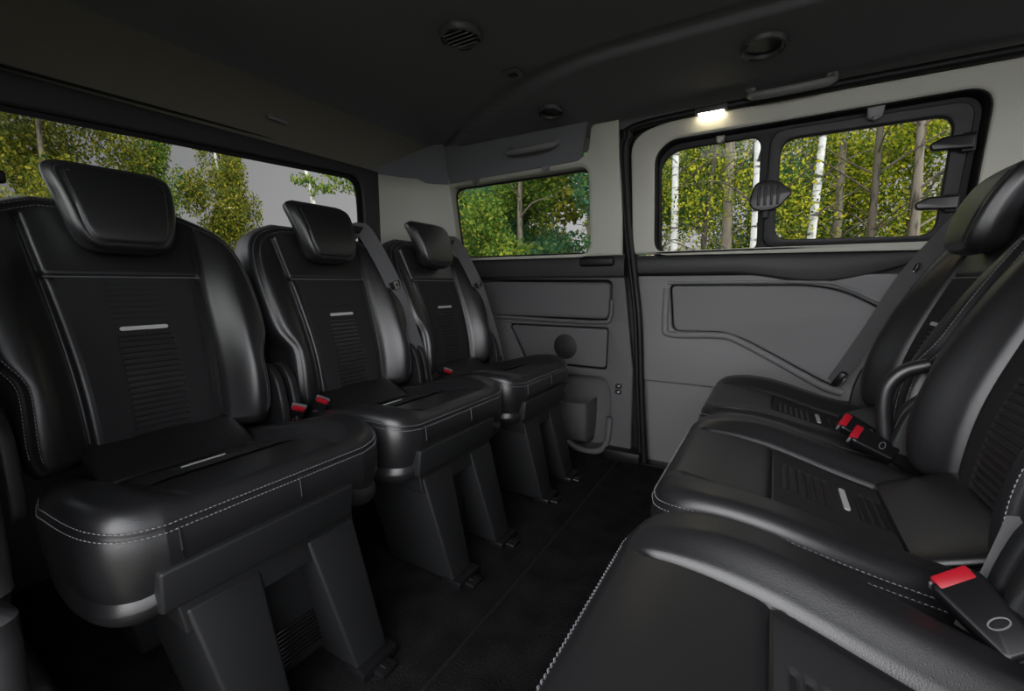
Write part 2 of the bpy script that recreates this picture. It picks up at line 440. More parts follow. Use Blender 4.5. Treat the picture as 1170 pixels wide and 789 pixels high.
def make_seat():
    root = empty('passenger_seat')
    # backrest
    rows = np.concatenate([np.linspace(.425, .91, 110), .91 + .03 * np.sin(np.linspace(.05, 1, 14) * PI / 2)])
    bk = Pillow(rows, wb, back_front, back_back, .030, .03, side=((.3, .002), (.7, .002)), seam=HALF)
    ob = mesh('backrest', bk.V[:, [2, 1, 0]], bk.F, M['leather'], root)
    ln = []
    for off in (.007, .019):
        Q = inset(bk.outline, off); Q = Q[Q[:, 0] > .455]
        k = np.argmax(np.linalg.norm(np.roll(Q, -1, 0) - Q, axis=1)); Q = np.roll(Q, -k - 1, 0)
        Q = chaikin(Q[::3], 1)
        H = bk.height(Q[:, 0], Q[:, 1]); ln.append((np.stack([H, Q[:, 1], Q[:, 0]], 1), (1, 0, 0)))
    stitches('stitching', ln, M['thread'], ob)
    # insert with ribs
    zs = np.linspace(.447, .779, 330); us = np.linspace(-1, 1, 81)
    V = []; F = []
    for z in zs:
        c = HALF(z) - .006
        y = us * c
        b = xi(z) + .003 - .016 * np.abs(us) ** 14
        ph = (z - .45) / .0118
        env = sstep(-.052, -.045, -np.abs(y)) * 1.0
        env = env * (sstep(.452, .458, z) - sstep(.655, .662, z)) + sstep(-.052, -.045, -np.abs(y)) * .35 * (sstep(.69, .695, z) - sstep(.765, .77, z))
        rib = (.5 + .5 * np.cos(2 * PI * ph)) ** 2
        b = b - .0042 * env * (1 - rib) * 1.0
        for yy, xx in zip(y, b): V.append((xx, yy, z))
    nu = len(us)
    for i in range(len(zs) - 1):
        for j in range(nu - 1): F.append((i * nu + j, i * nu + j + 1, (i + 1) * nu + j + 1, (i + 1) * nu + j))
    ins = mesh('backrest_insert', V, F, M['fabric'], root, fix=False)
    y = np.linspace(-HALF(.781) + .004, HALF(.781) - .004, 20)
    tube('piping', [(xi(.781) + .003, q, .781) for q in y], .0016, M['pipe'], ins, n=6)
    rounded_tag('badge', [(xi(z) + .0052, y_, z) for z, y_ in ((.671, -.042), (.671, .042), (.679, .042), (.679, -.042))], M['badge'], ins)
    headrest_parts(root)
    # cushion
    rows = np.concatenate([np.linspace(.05, .48, 84), .48 + .035 * np.sin(np.linspace(.05, 1, 18) * PI / 2)])
    cu = Pillow(rows, wcu, cush_top, cush_bot, .026, .03, side=((.08, .003), (.3, .0055), (.6, .004), (.88, -.006)), seam=HC)
    oc = mesh('seat_cushion', cu.V, cu.F, M['leather'], root)
    ln = []
    O = cu.outline; T = np.roll(O, -1, 0) - np.roll(O, 1, 0); T /= np.linalg.norm(T, axis=1)[:, None] + 1e-9
    Nn = np.stack([T[:, 1], -T[:, 0]], 1)
    if ((O - O.mean(0)) * Nn).sum() < 0: Nn = -Nn
    Q1 = O + Nn * .0012; H = cu.height(O[:, 0], O[:, 1]) + .0062; k = Q1[:, 0] > .13
    ln.append((open_loop(np.concatenate([Q1, H[:, None]], 1)[k]), (.6, 0, .5)))
    Q2 = O + Nn * .0042; H = cu.height(O[:, 0], O[:, 1]) - .0035; k = Q2[:, 0] > .13
    P3 = np.concatenate([Q2, H[:, None]], 1)[k]; P3 = open_loop(P3)
    ln.append((P3, (0, 0, 1))); ln[-1] = (P3[(np.abs(P3[:, 1]) < 1)], (.6, 0, .5))
    fx = O[:, 0].max()
    for yy in (.03, -.150):
        tube('seam', [(fx + .0035, yy, .436), (fx + .0052, yy, .42), (fx + .0062, yy, .402), (fx + .0058, yy, .388)], .0016, M['leather'], oc, n=6)
    stitches('stitching', ln, M['thread'], oc)
    # cushion insert
    xs = np.linspace(.165, .353, 200); V = []; F = []
    for x in xs:
        c = HC(x) - .005; y = us * c
        b = zc(x) + .003 - .014 * np.abs(us) ** 14
        ph = (x - .17) / .0125
        env = sstep(-.056, -.05, -np.abs(y)) * (sstep(.178, .182, x) - sstep(.236, .238, x) + sstep(.270, .272, x) - sstep(.340, .343, x))
        rib = (.5 + .5 * np.cos(2 * PI * ph)) ** 2
        b = b - .004 * env * (1 - rib)
        for yy, zz in zip(y, b): V.append((x, yy, zz))
    for i in range(len(xs) - 1):
        for j in range(nu - 1): F.append((i * nu + j, i * nu + j + 1, (i + 1) * nu + j + 1, (i + 1) * nu + j))
    ci = mesh('cushion_insert', V, F, M['fabric'], root, fix=False)
    rounded_tag('badge', [(x, y_, zc(x) + .0050) for x, y_ in ((.249, -.040), (.257, -.040), (.257, .040), (.249, .040))], M['badge'], ci)
    # flap covering the gap between backrest and cushion
    V = []; F = []; ny = 25; pr = [(.192, .402), (.190, .409), (.178, .416), (.15, .428), (.125, .439), (.10, .450), (.08, .458)]
    for j in range(ny):
        y_ = -.138 + .276 * j / (ny - 1); e = .006 * abs(2 * j / (ny - 1) - 1) ** 8
        for x, z in pr: V.append((x - e, y_, z - e))
    k = len(pr)
    for j in range(ny - 1):
        for i in range(k - 1): F.append((j * k + i, j * k + i + 1, (j + 1) * k + i + 1, (j + 1) * k + i))
    fl = mesh('cushion_flap', V, F, M['leather'], root, fix=False)
    so = fl.modifiers.new('thick', 'SOLIDIFY'); so.thickness = .006; so.offset = -1
    for s in (-1, 1):
        t = box('anchor_tag', (-.009, -.008, -.001), (.009, .008, .0012), M['tag'], fl, bev=.0008)
        t.location = (.155, s * .108, .4280); t.rotation_euler = (0, math.radians(24), .1)
        tube('emblem', [(.0045 * math.cos(a), .004 * math.sin(a), .0015) for a in np.linspace(0, 4.6, 10)], .0008, M['gloss'], t, n=5)
    # plinth
    hexa('front_panel', [(.500, -.182, .318), (.500, .130, .318), (.523, .130, .322), (.523, -.182, .322),
                         (.500, -.182, .384), (.500, .132, .384), (.530, .132, .386), (.530, -.182, .386)], M['plastic'], root, bev=.005)
    hexa('crossbeam', [(.12, -.14, .268), (.12, .145, .268), (.505, .145, .262), (.505, -.15, .262),
                       (.12, -.16, .335), (.12, .15, .335), (.498, .15, .335), (.498, -.16, .335)], M['plastic'], root, bev=.004)
    for (y0, y1, t0, t1) in ((-.098, -.022, -.148, -.040), (.101, .178, .045, .146)):
        lg = hexa('leg', [(.33, y0, .012), (.33, y1, .012), (.553, y1, .012), (.553, y0, .012),
                          (.28, t0, .30), (.28, t1, .30), (.504, t1, .30), (.504, t0, .30)], M['plastic'], root, bev=.006)
        box('foot_clamp', (.515, y0 - .006, 0.0), (.575, y1 + .006, .022), M['gloss'], lg, bev=.004)
        lg2 = hexa('leg', [(.02, y0, .012), (.02, y1, .012), (.14, y1, .012), (.14, y0, .012),
                           (.10, t0, .30), (.10, t1, .30), (.20, t1, .30), (.20, t0, .30)], M['plastic'], root, bev=.006)
    rp = box('recess_panel', (.44, -.09, .03), (.452, .12, .275), M['plastic'], root, bev=.003)
    for k in range(9):
        box('grille_slat', (.452, -.01, .05 + k * .009), (.457, .10, .0545 + k * .009), M['gloss'], rp, bev=.001, seg=1)
    # recliner covers on both sides
    for s in (-1, 1):
        L = [(.05, .37), (.165, .37), (.160, .46), (.142, .53), (.105, .566), (.06, .558), (.03, .50)]
        y0 = s * .233 - .011
        hc = plate('hinge_cover', [fillet(L, .03)], lambda u, v, w, y0=y0: (u, y0 + w, v), .022, .006, M['plastic'], root)
        lathe('recliner_button', [(.013, -.0125), (.015, -.0115), (.015, .0115), (.013, .0125)], M['violet'], hc, n=24, axis='y', c=(.075, s * .233, .495))
    return root

def open_loop(Q):
    k = np.argmax(np.linalg.norm(np.roll(Q, -1, 0) - Q, axis=1)); return np.roll(Q, -k - 1, 0)
def rounded_tag(name, C4, m, parent):
    """thin raised bar through four corners"""
    a = np.array(C4); p0 = (a[0] + a[3]) / 2; p1 = (a[1] + a[2]) / 2; p0b = (a[0] + a[1]) / 2; p1b = (a[2] + a[3]) / 2
    if np.linalg.norm(p1 - p0) < np.linalg.norm(p1b - p0b): p0, p1 = p0b, p1b
    T = (p1 - p0) / np.linalg.norm(p1 - p0)
    side = (a[2] - a[1]) if abs(T @ (a[2] - a[1])) < abs(T @ (a[1] - a[0])) else (a[1] - a[0])
    side = side / np.linalg.norm(side); Nn = np.cross(T, side)
    n = 10; h = .0042; V = []; F = []
    ring = []
    for k in range(n + 1):
        t = -PI / 2 + PI * k / n; ring.append(p1 - T * h + h * (T * math.cos(t) + side * math.sin(t)))
    for k in range(n + 1):
        t = PI / 2 + PI * k / n; ring.append(p0 + T * h + h * (T * math.cos(t) + side * math.sin(t)))
    m_ = len(ring)
    V = [r - Nn * .0012 for r in ring] + [r + Nn * .0012 for r in ring]
    F = [tuple(range(m_))[::-1], tuple(range(m_, 2 * m_))] + [(k, (k + 1) % m_, m_ + (k + 1) % m_, m_ + k) for k in range(m_)]
    return mesh(name, V, F, m, parent)
M['pipe'] = mat('grey_piping', (.16, .16, .17), .5)
M['tag'] = mat('white_label', (.5, .52, .5), .5)
M['violet'] = mat('violet_plastic', (.05, .03, .10), .35)

seat0 = make_seat()
XL, YL, XR, YR = -1.2, .40, .375, .35
left_labels = ['black leather seat nearest the camera in the row under the tailgate window',
               'black leather seat in the middle of the row under the tailgate window',
               'black leather seat in the row under the tailgate window, beside the speaker trim panel']
right_labels = ['black leather seat cropped by the bottom edge, nearest of the row facing the tailgate',
                'middle black leather seat of the right row, white tag on its ribbed cushion',
                'black leather seat against the sliding door panel, headrest below the sliding window']
for j in range(3):
    o = seat0 if j == 0 else copy_tree(seat0)
    o.location = (XL, YL + .5 * j, 0); o['label'] = left_labels[j]; o['category'] = 'seat'; o['group'] = 'seats facing forward under the tailgate window'
for j in range(3):
    o = copy_tree(seat0); o.location = (XR, YR + .5 * j, 0); o.rotation_euler = (0, 0, PI)
    o['label'] = right_labels[j]; o['category'] = 'seat'; o['group'] = 'seats facing the tailgate'

# ------------------------------------------------------------------ rails on the floor
def rail(x0, x1, y, label):
    r = box('seat_rail', (x0, y - .020, 0), (x1, y + .020, .011), M['gloss'], None, bev=.003)
    tag(r, label, 'rail', 'floor rails under the seats')
    box('slot', (x0 + .01, y - .005, .010), (x1 - .01, y + .005, .0125), M['rubber'], r, bev=.0005, seg=1)
ordn = ['nearest', 'middle', 'far']
for j in range(3):
    for y, s in ((-.06, 'left'), (.14, 'right')):
        rail(XL - .02, XL + .60, YL + .5 * j + y, 'black floor rail under the %s leg of the %s tailgate-side seat' % (s, ordn[j]))
        rail(XR - .60, XR + .02, YR + .5 * j - y, 'black floor rail under the %s leg of the %s door-side seat' % ('far' if y < 0 else 'near', ordn[j]))

# ================================================================== SHELL
def yw(z): return 1.88 - .22 * max(0.0, z - .80)
def WM(d0=0): return lambda u, v, w: (u, yw(v) - d0 - w, v)

# floor
fl = box('floor', (-1.75, -.02, -.06), (1.75, 1.95, 0), M['carpet'], None, bev=0); tag(fl, kind='structure')
sm = tube('carpet_seam', [(-.532 + .012 * math.sin(y * 2), y, .001) for y in np.linspace(.02, 1.86, 40)], .0035, M['plastic'], fl, n=6)
sill = box('trim_1', (-.60, 1.80, 0), (-.44, 1.875, .05), M['rubber'], None, bev=.01); tag(sill, kind='structure')
sp = box('trim_2', (-.44, 1.81, 0), (1.3, 1.875, .012), M['gloss'], None, bev=.004); tag(sp, kind='structure')

# ---- far side: rear quarter
qw = empty('wall_right', (0, 0, 0)); tag(qw, kind='structure')
arm_o = fillet([(-1.33, .60), (-.60, .603), (-.598, .785), (-1.33, .792)], .03)
spk_o = fillet([(-1.12, .575), (-1.02, .39), (-.612, .390), (-.608, .578)], .02)
poc_o = fillet([(-1.02, .350), (-.62, .356, .05), (-.592, .30, .04), (-.585, .10, .07), (-.64, .015, .06), (-.74, .012, .06), (-.86, .10, .06), (-1.0, .30, .05)], .03)
outer = [(-1.50, .0), (-1.50, .805), (-.548, .805), (-.522, .60), (-.496, .40), (-.492, .03), (-.62, .008), (-.70, -.0)]
plate('lower_panel', [outer, arm_o, spk_o, poc_o], WM(0), .03, .006, M['quarter'], qw)
plate('backing', [[(-1.6, -.02), (-1.6, .87), (-.52, .87), (-.52, -.02)]], lambda u, v, w: (u, 1.955 + w, v), .01, 0.001, M['rubber'], qw)
# armrest pad: long rounded bolster
ap = fillet([(-1.318, .612), (-.612, .614), (-.610, .774), (-1.318, .780)], .028)
plate('armrest_panel', [ap], WM(-.014), .034, .010, M['panelq'] if 'panelq' in M else M['quarter'], qw)
tube('armrest_lip', smooth_path([(-1.33, 1.845, .610), (-1.0, 1.838, .604), (-.65, 1.838, .602), (-.60, 1.842, .625), (-.596, 1.845, .70)], 8), .009, M['quarter'], qw, n=10)
sx = fillet([(-1.105, .568), (-1.01, .398), (-.619, .398), (-.615, .571)], .016)
spn = plate('speaker_panel', [sx], WM(-.010), .034, .004, M['quarter'], qw)
lathe('speaker_grille', [(.0, 1.0), (.056, 1.0), (.058, 1.001), (.058, 1.004), (.054, 1.006), (0.001, 1.0075)], M['grille'], spn, n=48, axis='y', c=(-.815, 1.858 + 1.0 + .002, .480))
# pocket with cup holder
plate('pocket_back', [poc_o], lambda u, v, w: (u, 1.935 + w * .2, v), .02, .002, M['quarter'], qw)
Lp = np.array(poc_o); n_ = len(Lp)
mesh('pocket_wall', [(p[0], 1.862, p[1]) for p in Lp] + [(p[0], 1.94, p[1]) for p in Lp], [(i, (i + 1) % n_, n_ + (i + 1) % n_, n_ + i) for i in range(n_)], M['quarter'], qw)
V = []; F = []
prof = [(-.88, 1.93), (-.875, 1.83), (-.86, 1.795), (-.82, 1.782), (-.76, 1.780), (-.705, 1.79), (-.685, 1.815), (-.680, 1.93)]
ps = smooth_path([(a, b, 0) for a, b in prof], 5)
lv = [(.240, 0), (.236, -.004), (.12, .012), (.06, .035), (.03, .07)]
for z, dy in lv:
    for p in ps: V.append((p[0] + (.5 * dy if p[0] < -.79 else -.2 * dy), min(p[1] + dy, 1.93), z))
k = len(ps)
for i in range(len(lv) - 1):
    for j in range(k - 1): F.append((i * k + j, i * k + j + 1, (i + 1) * k + j + 1, (i + 1) * k + j))
pk = mesh('cup_holder', V, F, M['quarter'], qw)
so = pk.modifiers.new('t', 'SOLIDIFY'); so.thickness = .006
tube('pocket_lip', smooth_path([(-.93, 1.842, .20), (-.86, 1.842, .105), (-.77, 1.840, .025), (-.70, 1.838, .005), (-.63, 1.838, .02), (-.597, 1.842, .07), (-.59, 1.848, .18)], 8), .014, M['quarter'], qw, n=12)
for z in (.300, .326):
    sk = box('power_socket', (-.566, 1.836, z - .009), (-.540 - .002, 1.856, z + .009), M['gloss'], None, bev=.003)
    sk.location = (.0, 0, 0)
    tag(sk, 'small black power socket, %s of the two beside the door seal' % ('upper' if z > .31 else 'lower'), 'socket', 'power sockets by the door')
    box('port', (-.560, 1.8345, z - .003), (-.548, 1.838, z + .003), M['steel'], sk, bev=.001)
# belt band (dark) of quarter
def band(name, x0, x1, prof, m, parent, curve=None):
    """extrude a (y,z) section along X"""
    n = 24; V = []; F = []
    k = len(prof)
    for i in range(n + 1):
        t = i / n; x = x0 + (x1 - x0) * t
        for y, z in prof:
            a, b = (y, z) if curve is None else curve(t, y, z)
            V.append((x, a, b))
    for i in range(n):
        for j in range(k - 1): F.append((i * k + j, i * k + j + 1, (i + 1) * k + j + 1, (i + 1) * k + j))
    F.append(tuple(range(k))); F.append(tuple(n * k + j for j in range(k))[::-1])
    return mesh(name, V, F, m, parent)
bprof = [(1.885, .790), (1.850, .793), (1.836, .803), (1.830, .830), (1.832, .865), (1.838, .884), (1.850, .893), (1.885, .896)]
band('belt_trim', -1.50, -.545, bprof, M['belttrim'], qw)
bt = box('belt_catch', (-.74, 1.815, .842), (-.585, 1.838, .882), M['rubber'], qw, bev=.012, seg=3)
# upper quarter trim with window hole
q_hole = fillet([(-1.412, .895), (-.682, .893), (-.672, 1.245), (-1.405, 1.238)], .055, 8)
q_out = fillet([(-1.50, .885, 0), (-.547, .885, 0), (-.543, 1.05, 0), (-.548, 1.38, 0), (-.655, 1.38, .02), (-.675, 1.275, .06), (-.74, 1.266, .02), (-1.50, 1.252, 0)], .0)
plate('side_headliner', [fillet([(-1.6, 1.238, 0), (-.700, 1.258, .03), (-.665, 1.40, 0), (-1.6, 1.40, 0)], 0)], WM(.042), .016, .003, M['headliner'], qw)
up = plate('upper_panel', [q_out, q_hole], WM(.030), .022, .010, M['cream'], qw)
# window reveal
def reveal(name, loop, y_in, y_out, grow, m, parent, flare=.0):
    L = np.array(loop); c = L.mean(0); V = []; F = []; n = len(L)
    st = [(y_in, 1 + flare), ((y_in + y_out) / 2, 1 + flare * .3), (y_out, 1 - grow)]
    for d, s in st:
        for p in L:
            q = c + (p - c) * s; V.append((q[0], yw(q[1]) - d, q[1]))
    for i in range(len(st) - 1):
        for j in range(n): F.append((i * n + j, i * n + (j + 1) % n, (i + 1) * n + (j + 1) % n, (i + 1) * n + j))
    o = mesh(name, V, F, m, parent)
    so = o.modifiers.new('t', 'SOLIDIFY'); so.thickness = .004; so.offset = 0
    return o
w1 = empty('window_1'); tag(w1, kind='structure')
reveal('window_frame', q_hole, .046, -.012, .02, M['cream'], w1)
gl = fillet([(-1.44, .870), (-.655, .870), (-.645, 1.265), (-1.435, 1.262)], .06, 8)
gh = fillet([(-1.398, .908), (-.692, .906), (-.684, 1.232), (-1.392, 1.226)], .05, 8)
plate('rubber_seal', [gl, gh], WM(-.020), .006, .001, M['rubber'], w1)
plate('glass_pane', [gl], WM(-.024), .003, .0005, M['glass'], w1)
for x, z in ((-1.22, 1.236), (-.86, 1.250)):
    c = box('blind_clip', (x - .018, yw(z) - .060, z - .012), (x + .018, yw(z) - .048, z + .010), M['handle'], None, bev=.004)
    tag(c, 'small grey blind hook above the tree-filled side window, %s one' % ('left' if x < -1 else 'right'), 'hook', 'blind hooks on the window frames')
    box('hook_tip', (x - .008, yw(z) - .066, z - .016), (x + .008, yw(z) - .058, z - .006), M['handle'], c, bev=.002)

# shell outside of trim (blocks daylight)
def body_strip(name, lo, hi): return box(name, lo, hi, M['body'], None, bev=0)
# ---- sliding door
dr = empty('door_1'); tag(dr, kind='structure')
d_in = [(-.362, .765, .02), (.10, .766, .05), (.20, .750, .05), (.335, .675, .03), (.215, .405, .02), (.165, .427, .05), (-.085, .560, .08), (-.16, .584, .08), (-.345, .578, .03)]
d_hole = fillet(d_in, .03, 8)
d_out = [(-.462, .365), (-.480, .60), (-.497, .80), (1.25, .80), (1.25, .365)]
plate('lower_panel', [d_out, d_hole], WM(0), .030, .006, M['panel'], dr)
c = np.array(d_hole).mean(0)
d_pad = [tuple(c + (np.array(p) - c) * np.array([.985, .97])) for p in d_hole]
plate('door_card_insert', [d_pad], WM(-.016), .034, .008, M['panelfab'], dr)
tube('card_ledge', smooth_path([(-.372, 1.853, .75), (-.372, 1.850, .70), (-.370, 1.846, .60), (-.345, 1.842, .566), (-.16, 1.838, .572), (-.085, 1.838, .548), (.05, 1.838, .478), (.165, 1.840, .415), (.225, 1.850, .395)], 8), .013, M['panel'], dr, n=12)
tube('card_brow', smooth_path([(-.37, 1.850, .772), (.10, 1.848, .774), (.205, 1.846, .757), (.345, 1.846, .684)], 8), .006, M['panel'], dr, n=10)
plate('kick_panel', [[(-.425, .005), (-.452, .25), (-.462, .37), (1.25, .37), (1.25, .005)]], WM(-.028), .03, .006, M['panel'], dr)
plate('backing', [[(-.47, -.02), (-.52, .87), (1.3, .87), (1.3, -.02)]], lambda u, v, w: (u, 1.90 + w, v), .01, .001, M['rubber'], dr)
def taper(t, y, z):
    x = -.497 + t * (.40 + .497)
    k = max(0, (x - .02) / .38)
    zb = .803 - .047 * sstep(.0, .35, x + .15) + .085 * k * k
    lo = (z - .79) / (.896 - .79)
    top = .885
    return (y + .012 * k, zb + (top - zb) * min(1, max(0, lo)))
band('belt_trim', -.497, .395, bprof, M['belttrim'], dr, taper)
tube('chrome_strip', [(x, 1.846, .889) for x in np.linspace(-.49, .40, 20)], .0035, M['strip'] if 'strip' in M else M['handle'], dr, n=8)
u_out = fillet([(-.505, .885), (1.25, .885), (1.25, 1.345), (-.38, 1.345, .08), (-.503, 1.31, .08)], .01, 8)
u_hole = fillet([(-.418, .890, .05), (.475, .880, .05), (.470, 1.290, .06), (-.36, 1.282, .06), (-.413, 1.24, .05)], .06, 8)
plate('upper_panel', [u_out, u_hole], WM(.024), .026, .010, M['cream'], dr)
w2 = empty('window_2'); tag(w2, kind='structure')
reveal('window_frame', u_hole, .046, -.005, .012, M['rubber'], w2)
lg = fillet([(-.402, .895), (-.066, .889), (-.074, 1.262), (-.345, 1.258, .05), (-.400, 1.222, .04)], .035, 8)
rg = fillet([(-.030, .895), (.440, .905), (.445, 1.262), (-.026, 1.262)], .05, 8)
fr_out = [(-.43, .87), (.49, .865), (.485, 1.31), (-.43, 1.31)]
plate('fixed_frame', [fr_out, lg, rg], WM(-.012), .012, .003, M['rubber'], w2)
plate('glass_pane', [[(-.43, .87), (-.03, .87), (-.03, 1.30), (-.43, 1.30)]], WM(-.018), .003, .0005, M['glass'], w2)
sf_o = fillet([(-.050, .893), (.446, .893), (.446, 1.270), (-.046, 1.268)], .05, 8)
sf_i = fillet([(-.012, .922), (.408, .914), (.404, 1.238), (-.012, 1.236)], .045, 8)
sf = plate('sliding_frame', [sf_o, sf_i], WM(.004), .022, .006, M['frame'] if 'frame' in M else M['plastic'], w2)
plate('sliding_glass', [sf_o], WM(.006), .003, .0005, M['glass'], sf)
# latch
la = empty('window_latch', (-.036, yw(1.066) - .036, 1.066)); la.scale = (1.12, 1, 1.12); tag(la, 'black ribbed latch between the two panes of the sliding window', 'latch')
L = fillet([(-.055, -.018), (-.042, .040), (-.01, .047), (.024, .040), (.062, .004), (.024, -.040), (-.01, -.047), (-.042, -.040)], .014)
plate('latch_body', [L], lambda u, v, w: (u, -w + .012, v), .018, .005, M['gloss'], la)
for k in range(4): box('rib', (-.032 + k * .017, -.010, -.028), (-.024 + k * .017, -.004, .028), M['plastic'], la, bev=.002)
box('slide_pin', (-.012, -.002, .040), (.004, .010, .066), M['rubber'], la, bev=.002)
box('slide_pin', (-.016, -.002, -.066), (0.0, .010, -.040), M['rubber'], la, bev=.002)
for z, x, lb in ((1.158, .405, 'upper'), (1.000, .395, 'lower')):
    h = empty('window_catch', (x, yw(z) - .034, z)); tag(h, 'black wedge-shaped %s catch on the right edge of the sliding window' % lb, 'catch', 'catches of the sliding window')
    L = fillet([(-.045, -.014), (-.050, .006), (-.02, .022), (.045, .022), (.045, -.018)], .008)
    plate('catch_body', [L], lambda u, v, w: (u, -w, v), .022, .005, M['gloss'], h)
    box('catch_base', (.02, -.012, -.024), (.05, .002, .028), M['rubber'], h, bev=.004)
for (x, z, s, lb) in ((.222, 1.270, .022, 'larger grey blind hook on the top frame above the sliding pane'), (-.196, 1.262, .015, 'small grey blind hook on the top frame above the left pane')):
    c = plate('blind_clip', [fillet([(x - s, z + s * .8), (x + s, z + s * .8), (x + s * .8, z - s * .6), (x, z - s), (x - s * .8, z - s * .6)], .004)], WM(.030), .012, .004, M['handle'], None)
    tag(c, lb, 'hook', 'blind hooks on the window frames')
    box('hook_tip', (x - .006, yw(z) - .050, z - s), (x + .006, yw(z) - .041, z - s + .012), M['handle'], c, bev=.002)
# rubber door seal
sl = smooth_path([(-.425, 1.83, 0), (-.452, 1.83, .335), (-.470, 1.83, .60), (-.494, 1.828, .783), (-.520, 1.79, 1.03), (-.524, yw(1.25) - .05, 1.25), (-.508, yw(1.31) - .05, 1.312), (-.455, yw(1.345) - .05, 1.348), (-.004, yw(1.352) - .05, 1.358), (.406, yw(1.352) - .05, 1.360), (1.25, yw(1.352) - .05, 1.360)], 8)
ds = tube('trim_3', sl, .013, M['rubber'], None, n=12, up=(0, 1, 0)); tag(ds, kind='structure')
ds2 = tube('trim_4', sl + np.array([[-.020, .012, .004]]), .009, M['rubber'], None, n=10, up=(0, 1, 0)); tag(ds2, kind='structure')
# B pillar face between quarter trim and seal, lower dark gap
gp = plate('trim_5', [[(-.56, .0), (-.56, .80), (-.50, .80), (-.46, .5), (-.42, 0)]], lambda u, v, w: (u, 1.885 + w, v), .01, .001, M['rubber'], None)
plate('seal_backing', [[(-.56, .80), (-.56, 1.36), (-.40, 1.36), (-.50, 1.30), (-.50, .80)]], lambda u, v, w: (u, yw(v) + .005 + w, v), .01, .001, M['rubber'], gp)
tag(gp, kind='structure')
# C/D corner pillar (rear far corner) : quarter-round column
ang = np.linspace(0, 1, 14); V = []; F = []
zz = [0, .5, .80, .95, 1.1, 1.20, 1.262]
cp = smooth_path([(-1.60, 1.455, 0), (-1.585, 1.56, 0), (-1.56, 1.68, 0), (-1.50, 1.79, 0), (-1.42, 1.865, 0)], 5)
for z in zz:
    for p in cp:
        dy = yw(z) - 1.88 - (.045 if z > .85 else .0); f = (p[1] - 1.455) / .41
        V.append((p[0] + (.05 * f if z > .85 else 0), p[1] + dy * f + 0, z))
k = len(cp)
for i in range(len(zz) - 1):
    for j in range(k - 1): F.append((i * k + j, i * k + j + 1, (i + 1) * k + j + 1, (i + 1) * k + j))
dp = mesh('trim_6', V, F, M['cream'], None); tag(dp, kind='structure')
so = dp.modifiers.new('t', 'SOLIDIFY'); so.thickness = .02; so.offset = 0

V = []; F = []
for z in (1.235, 1.262, 1.30, 1.44):
    for p in cp:
        f = (p[1] - 1.455) / .41; dy = yw(z) - 1.88 - .045
        V.append((p[0] + .05 * f + .006, p[1] + dy * f - .012 * f, z + (.0 if z > 1.25 else .012 * math.sin(f * PI))))
for i in range(3):
    for j in range(k - 1): F.append((i * k + j, i * k + j + 1, (i + 1) * k + j + 1, (i + 1) * k + j))
dq = mesh('corner_headliner', V, F, M['headliner'], dp)
# ---- tailgate wall
RX = -1.60
def RM(d0=0): return lambda u, v, w: (RX + d0 + w, u, v)      # u = Y, v = Z
tw = empty('wall_left'); tag(tw, kind='structure')
r_hole = fillet([(-.02, .80), (1.38, .80), (1.385, 1.10), (1.375, 1.232, .07), (.33, 1.186), (-.02, 1.160)], .06, 10)
r_out = [(-.1, 0), (1.475, 0), (1.475, 1.272), (.34, 1.262), (-.1, 1.258)]
plate('gate_trim', [r_out, r_hole], RM(0), .022, .008, M['belttrim'], tw)
plate('header_back', [[(-.1, 1.235), (1.9, 1.235), (1.9, 1.46), (-.1, 1.46)]], lambda u, v, w: (-1.635 + w, u, v), .02, .002, M['header'], tw)
w3 = empty('window_3'); tag(w3, kind='structure')
g2 = [(-.06, .76), (1.42, .76), (1.42, 1.26), (.33, 1.23), (-.06, 1.21)]
plate('glass_pane', [g2], RM(-.012), .003, .0005, M['glass'], w3)
plate('rubber_seal', [g2, fillet([(0, .82), (1.36, .82), (1.366, 1.10), (1.356, 1.216, .07), (.33, 1.172), (0, 1.148)], .05, 10)], RM(-.008), .005, .001, M['rubber'], w3)
# ---- ceiling
xs = np.concatenate([np.linspace(-1.62, -1.2, 36), np.linspace(-1.15, 1.75, 60)]); ys = np.concatenate([np.linspace(-.02, 1.2, 30), np.linspace(1.21, 1.78, 80)])
hd = interp([-1.62, -1.605, -1.59, -1.56, -1.50, -1.42, -1.30, -1.2], [1.255, 1.262, 1.282, 1.325, 1.374, 1.407, 1.427, 1.430])
def ceil_z(x, y):
    edge = 1.312 + .16 * sstep(-.55, -1.05, x) if x < -.4 else 1.312
    edge = 1.312 + .18 * (np.clip((-.45 - x) / .55, 0, 1.6) ** 1.7)
    z = 1.430 - .014 * sstep(edge - .004, edge + .012, y) + .010 * np.exp(-((y - edge + .02) / .018) ** 2)
    z = z - (.036) * np.clip((y - 1.33) / .43, 0, 1) ** 1.8
    z = min(z, hd(x) + .0) if x < -1.2 else z
    return z - .03 * sstep(1.735, 1.78, y)
V = []; F = []
for x in xs:
    for y in ys: V.append((x, y, float(ceil_z(x, y))))
k = len(ys)
for i in range(len(xs) - 1):
    for j in range(k - 1): F.append((i * k + j, i * k + j + 1, (i + 1) * k + j + 1, (i + 1) * k + j))
ce = mesh('ceiling', V, F, M['headliner'], None, fix=False); tag(ce, kind='structure')
ce.data.materials.append(M['header'])
for p in ce.data.polygons:
    if p.center.x < -1.43: p.material_index = 1
so = ce.modifiers.new('t', 'SOLIDIFY'); so.thickness = .02; so.offset = -1
rf = box('trim_7', (-1.75, -.08, 1.46), (1.75, 1.95, 1.49), M['body'], None, bev=.01); tag(rf, kind='structure')
tube('header_groove', [(-1.592, y, 1.272 + .022 * (y - .3) / 1.1) for y in np.linspace(-.02, 1.47, 12)], .004, M['rubber'], tw, n=8)
